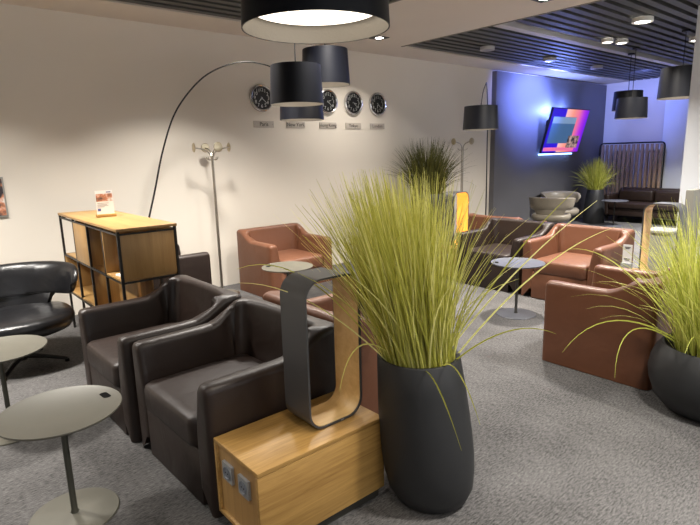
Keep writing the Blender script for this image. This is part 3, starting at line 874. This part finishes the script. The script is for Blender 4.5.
obj('card_print', bm, M['ink'], cd)
# wall sockets and picture
t = thing('socket_strip', 'white wall socket strip low on white wall behind grass', 'power socket', (5.14, Y1, .29), 0)
obj('strip_housing', B(-.2, .2, -.05, -.001, -.03, .05, .004), M['white'], t)
for k in range(5): obj('socket', B(-.17 + k * .075, -.13 + k * .075, -.052, -.03, -.034, -.008), M['slot'], t)
t = thing('framed_picture', 'framed picture on white wall, mostly beyond left picture edge', 'picture', (.42, Y1, 1.26), 0)
obj('frame', B(-.36, .36, -.02, -.001, -.185, .185, .003), M['palegrey'], t)
obj('picture_sheet', B(-.345, .345, -.022, -.0205, -.17, .17), card_photo(), t)

# ---------------------------------------------------------------- ceiling lights
def downlight(label, x, y, w, lit, rz=0, rnd=False, e=0, col=(1, .93, .84), spread=130):
    t = thing('downlight', label, 'ceiling light', (x, y, ZC), rz, 'ceiling downlights')
    if rnd:
        obj('trim_ring', LA([(w * .72, -.045), (w, -.045), (w, .0), (w * .72, -.0)], 32, cap=False), M['white'] if lit else M['strip'], t)
        obj('lens', LA([(0, -.040), (w * .74, -.040), (w * .74, -.03), (0, -.03)], 28, cap=False), M['lamp'] if lit else M['lampoff'], t)
    else:
        bm = bmesh.new()
        for a in (((-w, w), (w * .8, w)), ((-w, w), (-w, -w * .8)), ((-w, -w * .8), (-w * .8, w * .8)), ((w * .8, w), (-w * .8, w * .8))):
            box(bm, a[0][0], a[0][1], a[1][0], a[1][1], -.008, 0)
        obj('trim_frame', bm, M['slat'], t, smooth=False)
        obj('backing_plate', B(-w * .8, w * .8, -w * .8, w * .8, -.004, -.001), M['plenum'], t)
        obj('lens', LA([(0, -.006), (w * .5, -.007), (w * .58, -.004)], 28, cap=False), M['lamp'] if lit else M['lampoff'], t)
    if e:
        ld = bpy.data.lights.new('downlight_beam', 'AREA'); ld.shape = 'DISK'; ld.size = max(.12, w * 1.4); ld.energy = e; ld.color = col; ld.spread = math.radians(spread)
        lo = bpy.data.objects.new('downlight_beam', ld); C.objects.link(lo); lo.parent = t; lo.location = (0, 0, -.06)
    return t
downlight('square recessed downlight in white ceiling band, above the clocks', 4.87, 5.10, .09, True, e=16)
downlight('square recessed downlight in white ceiling band, cut by the top picture edge', 4.98, 2.93, .1, True, e=80)
downlight('dim spot in slatted ceiling nearest the white ceiling band', 6.56, 4.70, .1, False, rnd=True)
downlight('dim spot in slatted ceiling above the television wall', 8.21, 4.70, .1, False, rnd=True)
downlight('brightest round spot in slatted ceiling at upper right', 6.65, 2.70, .11, True, rnd=True, e=50)
downlight('round spot of bright pair in slatted ceiling, left one', 7.50, 3.47, .08, True, rnd=True, e=20)
downlight('round spot of bright pair in slatted ceiling, right one', 7.72, 3.38, .08, True, rnd=True, e=20)
downlight('bright round spot at right picture edge beside the hanging lamp cord', 8.45, 2.70, .11, True, rnd=True, e=35)
downlight('dim spot in slatted ceiling above the far lounge', 9.75, 4.67, .1, False, rnd=True)

# fill lights added under the ceiling, without fixtures, to brighten the room
def fill_light(x, y, e, size=.3, spread=112, col=(1, .92, .82)):
    ld = bpy.data.lights.new('room_downlight', 'AREA'); ld.shape = 'DISK'; ld.size = size; ld.energy = e; ld.color = col; ld.spread = math.radians(spread)
    lo = bpy.data.objects.new('room_downlight', ld); C.objects.link(lo); lo.location = (x, y, ZC - .02)
for x, y, e in ((-.9, 4.4, 85), (.4, 4.5, 38), (2.35, 4.5, 58), (3.0, 3.6, 40), (-.6, .8, 12), (2.3, .2, 50), (4.7, .6, 60), (1.0, -1.6, 30), (4.5, -1.8, 50), (6.5, .2, 50), (9.2, 1.8, 70), (10.2, 3.3, 125)): fill_light(x, y, e, col=(1, .945, .875) if x < 4 else (1, .97, .94))
# assumed windows out of frame, added as soft fill on the solid right-hand wall
for k, (xa, xb) in enumerate(((-2.2, .6), (1.0, 3.8), (4.2, 7.0))):
    bm = bmesh.new()
    for q in (xa, (xa + xb) / 2 - .025, xb - .05): box(bm, q, q + .05, Y0, Y0 + .06, .7, 2.7)
    for q in (.7, 2.65): box(bm, xa, xb, Y0, Y0 + .06, q, q + .05)
    struct('window_%d' % (k + 1), bm, M['white'], smooth=False)
    ld = bpy.data.lights.new('window_daylight', 'AREA'); ld.shape = 'RECTANGLE'; ld.size = xb - xa - .1; ld.size_y = 1.9; ld.energy = 24; ld.color = (.95, .97, 1)
    lo = bpy.data.objects.new('window_daylight', ld); C.objects.link(lo); lo.location = ((xa + xb) / 2, Y0 + .03, 1.7); lo.rotation_euler = (PI / 2, 0, 0)
# blue glow behind the television and blue wall washers in the slatted ceiling
for x, y, z, e, r in ((10.2, 5.66, 2.33, 30, .04), (10.75, 5.66, 2.33, 20, .04)):
    ld = bpy.data.lights.new('television_backlight', 'POINT'); ld.shadow_soft_size = r; ld.energy = e; ld.color = (.20, .30, 1)
    lo = bpy.data.objects.new('television_backlight', ld); C.objects.link(lo); lo.location = (x, y, z)
for p, q, e, ang in (((9.75, 4.67, 2.90), (9.6, 5.83, 2.5), 520, 84), ((8.21, 4.70, 2.90), (9.25, 5.83, 2.6), 200, 80), ((11.0, 4.3, 2.92), (12.7, 5.25, 2.3), 130, 95)):
    ld = bpy.data.lights.new('blue_wall_washer', 'SPOT'); ld.shadow_soft_size = .06; ld.energy = e; ld.color = (.20, .27, 1); ld.spot_size = math.radians(ang); ld.spot_blend = 1
    lo = bpy.data.objects.new('blue_wall_washer', ld); C.objects.link(lo); lo.location = p
    lo.rotation_euler = (Vector(q) - Vector(p)).to_track_quat('-Z', 'Y').to_euler()

w = bpy.data.worlds.new('room_world'); S.world = w; w.use_nodes = True
w.node_tree.nodes['Background'].inputs['Color'].default_value = (.9, .92, 1, 1)
w.node_tree.nodes['Background'].inputs['Strength'].default_value = .1

# ---------------------------------------------------------------- camera
f, cx, cy, hcam = 531.0, 350.0, 262.5, 1.58
def vpd(x, y): return Vector((x - cx, y - cy, f)).normalized()
A = vpd(990, 137); Bv = vpd(-110, 165); Bv = (Bv - A * A.dot(Bv)).normalized()
Zv = A.cross(Bv)
if Zv.y > 0: Zv = -Zv
right = Vector((A.x, Bv.x, Zv.x)); down = Vector((A.y, Bv.y, Zv.y)); fwd = Vector((A.z, Bv.z, Zv.z))
cam = bpy.data.cameras.new('camera'); cam.sensor_width = 36; cam.lens = f / 700 * 36; cam.clip_start = .05
co = bpy.data.objects.new('camera', cam); C.objects.link(co)
mw = Matrix.Identity(4)
for r in range(3): mw[r][0] = right[r]; mw[r][1] = -down[r]; mw[r][2] = -fwd[r]
mw[2][3] = hcam
co.matrix_world = mw
S.camera = co
vs = S.view_settings
vs.view_transform = 'Standard'; vs.look = 'None'; vs.gamma = 1; vs.exposure = .32; vs.use_curve_mapping = False
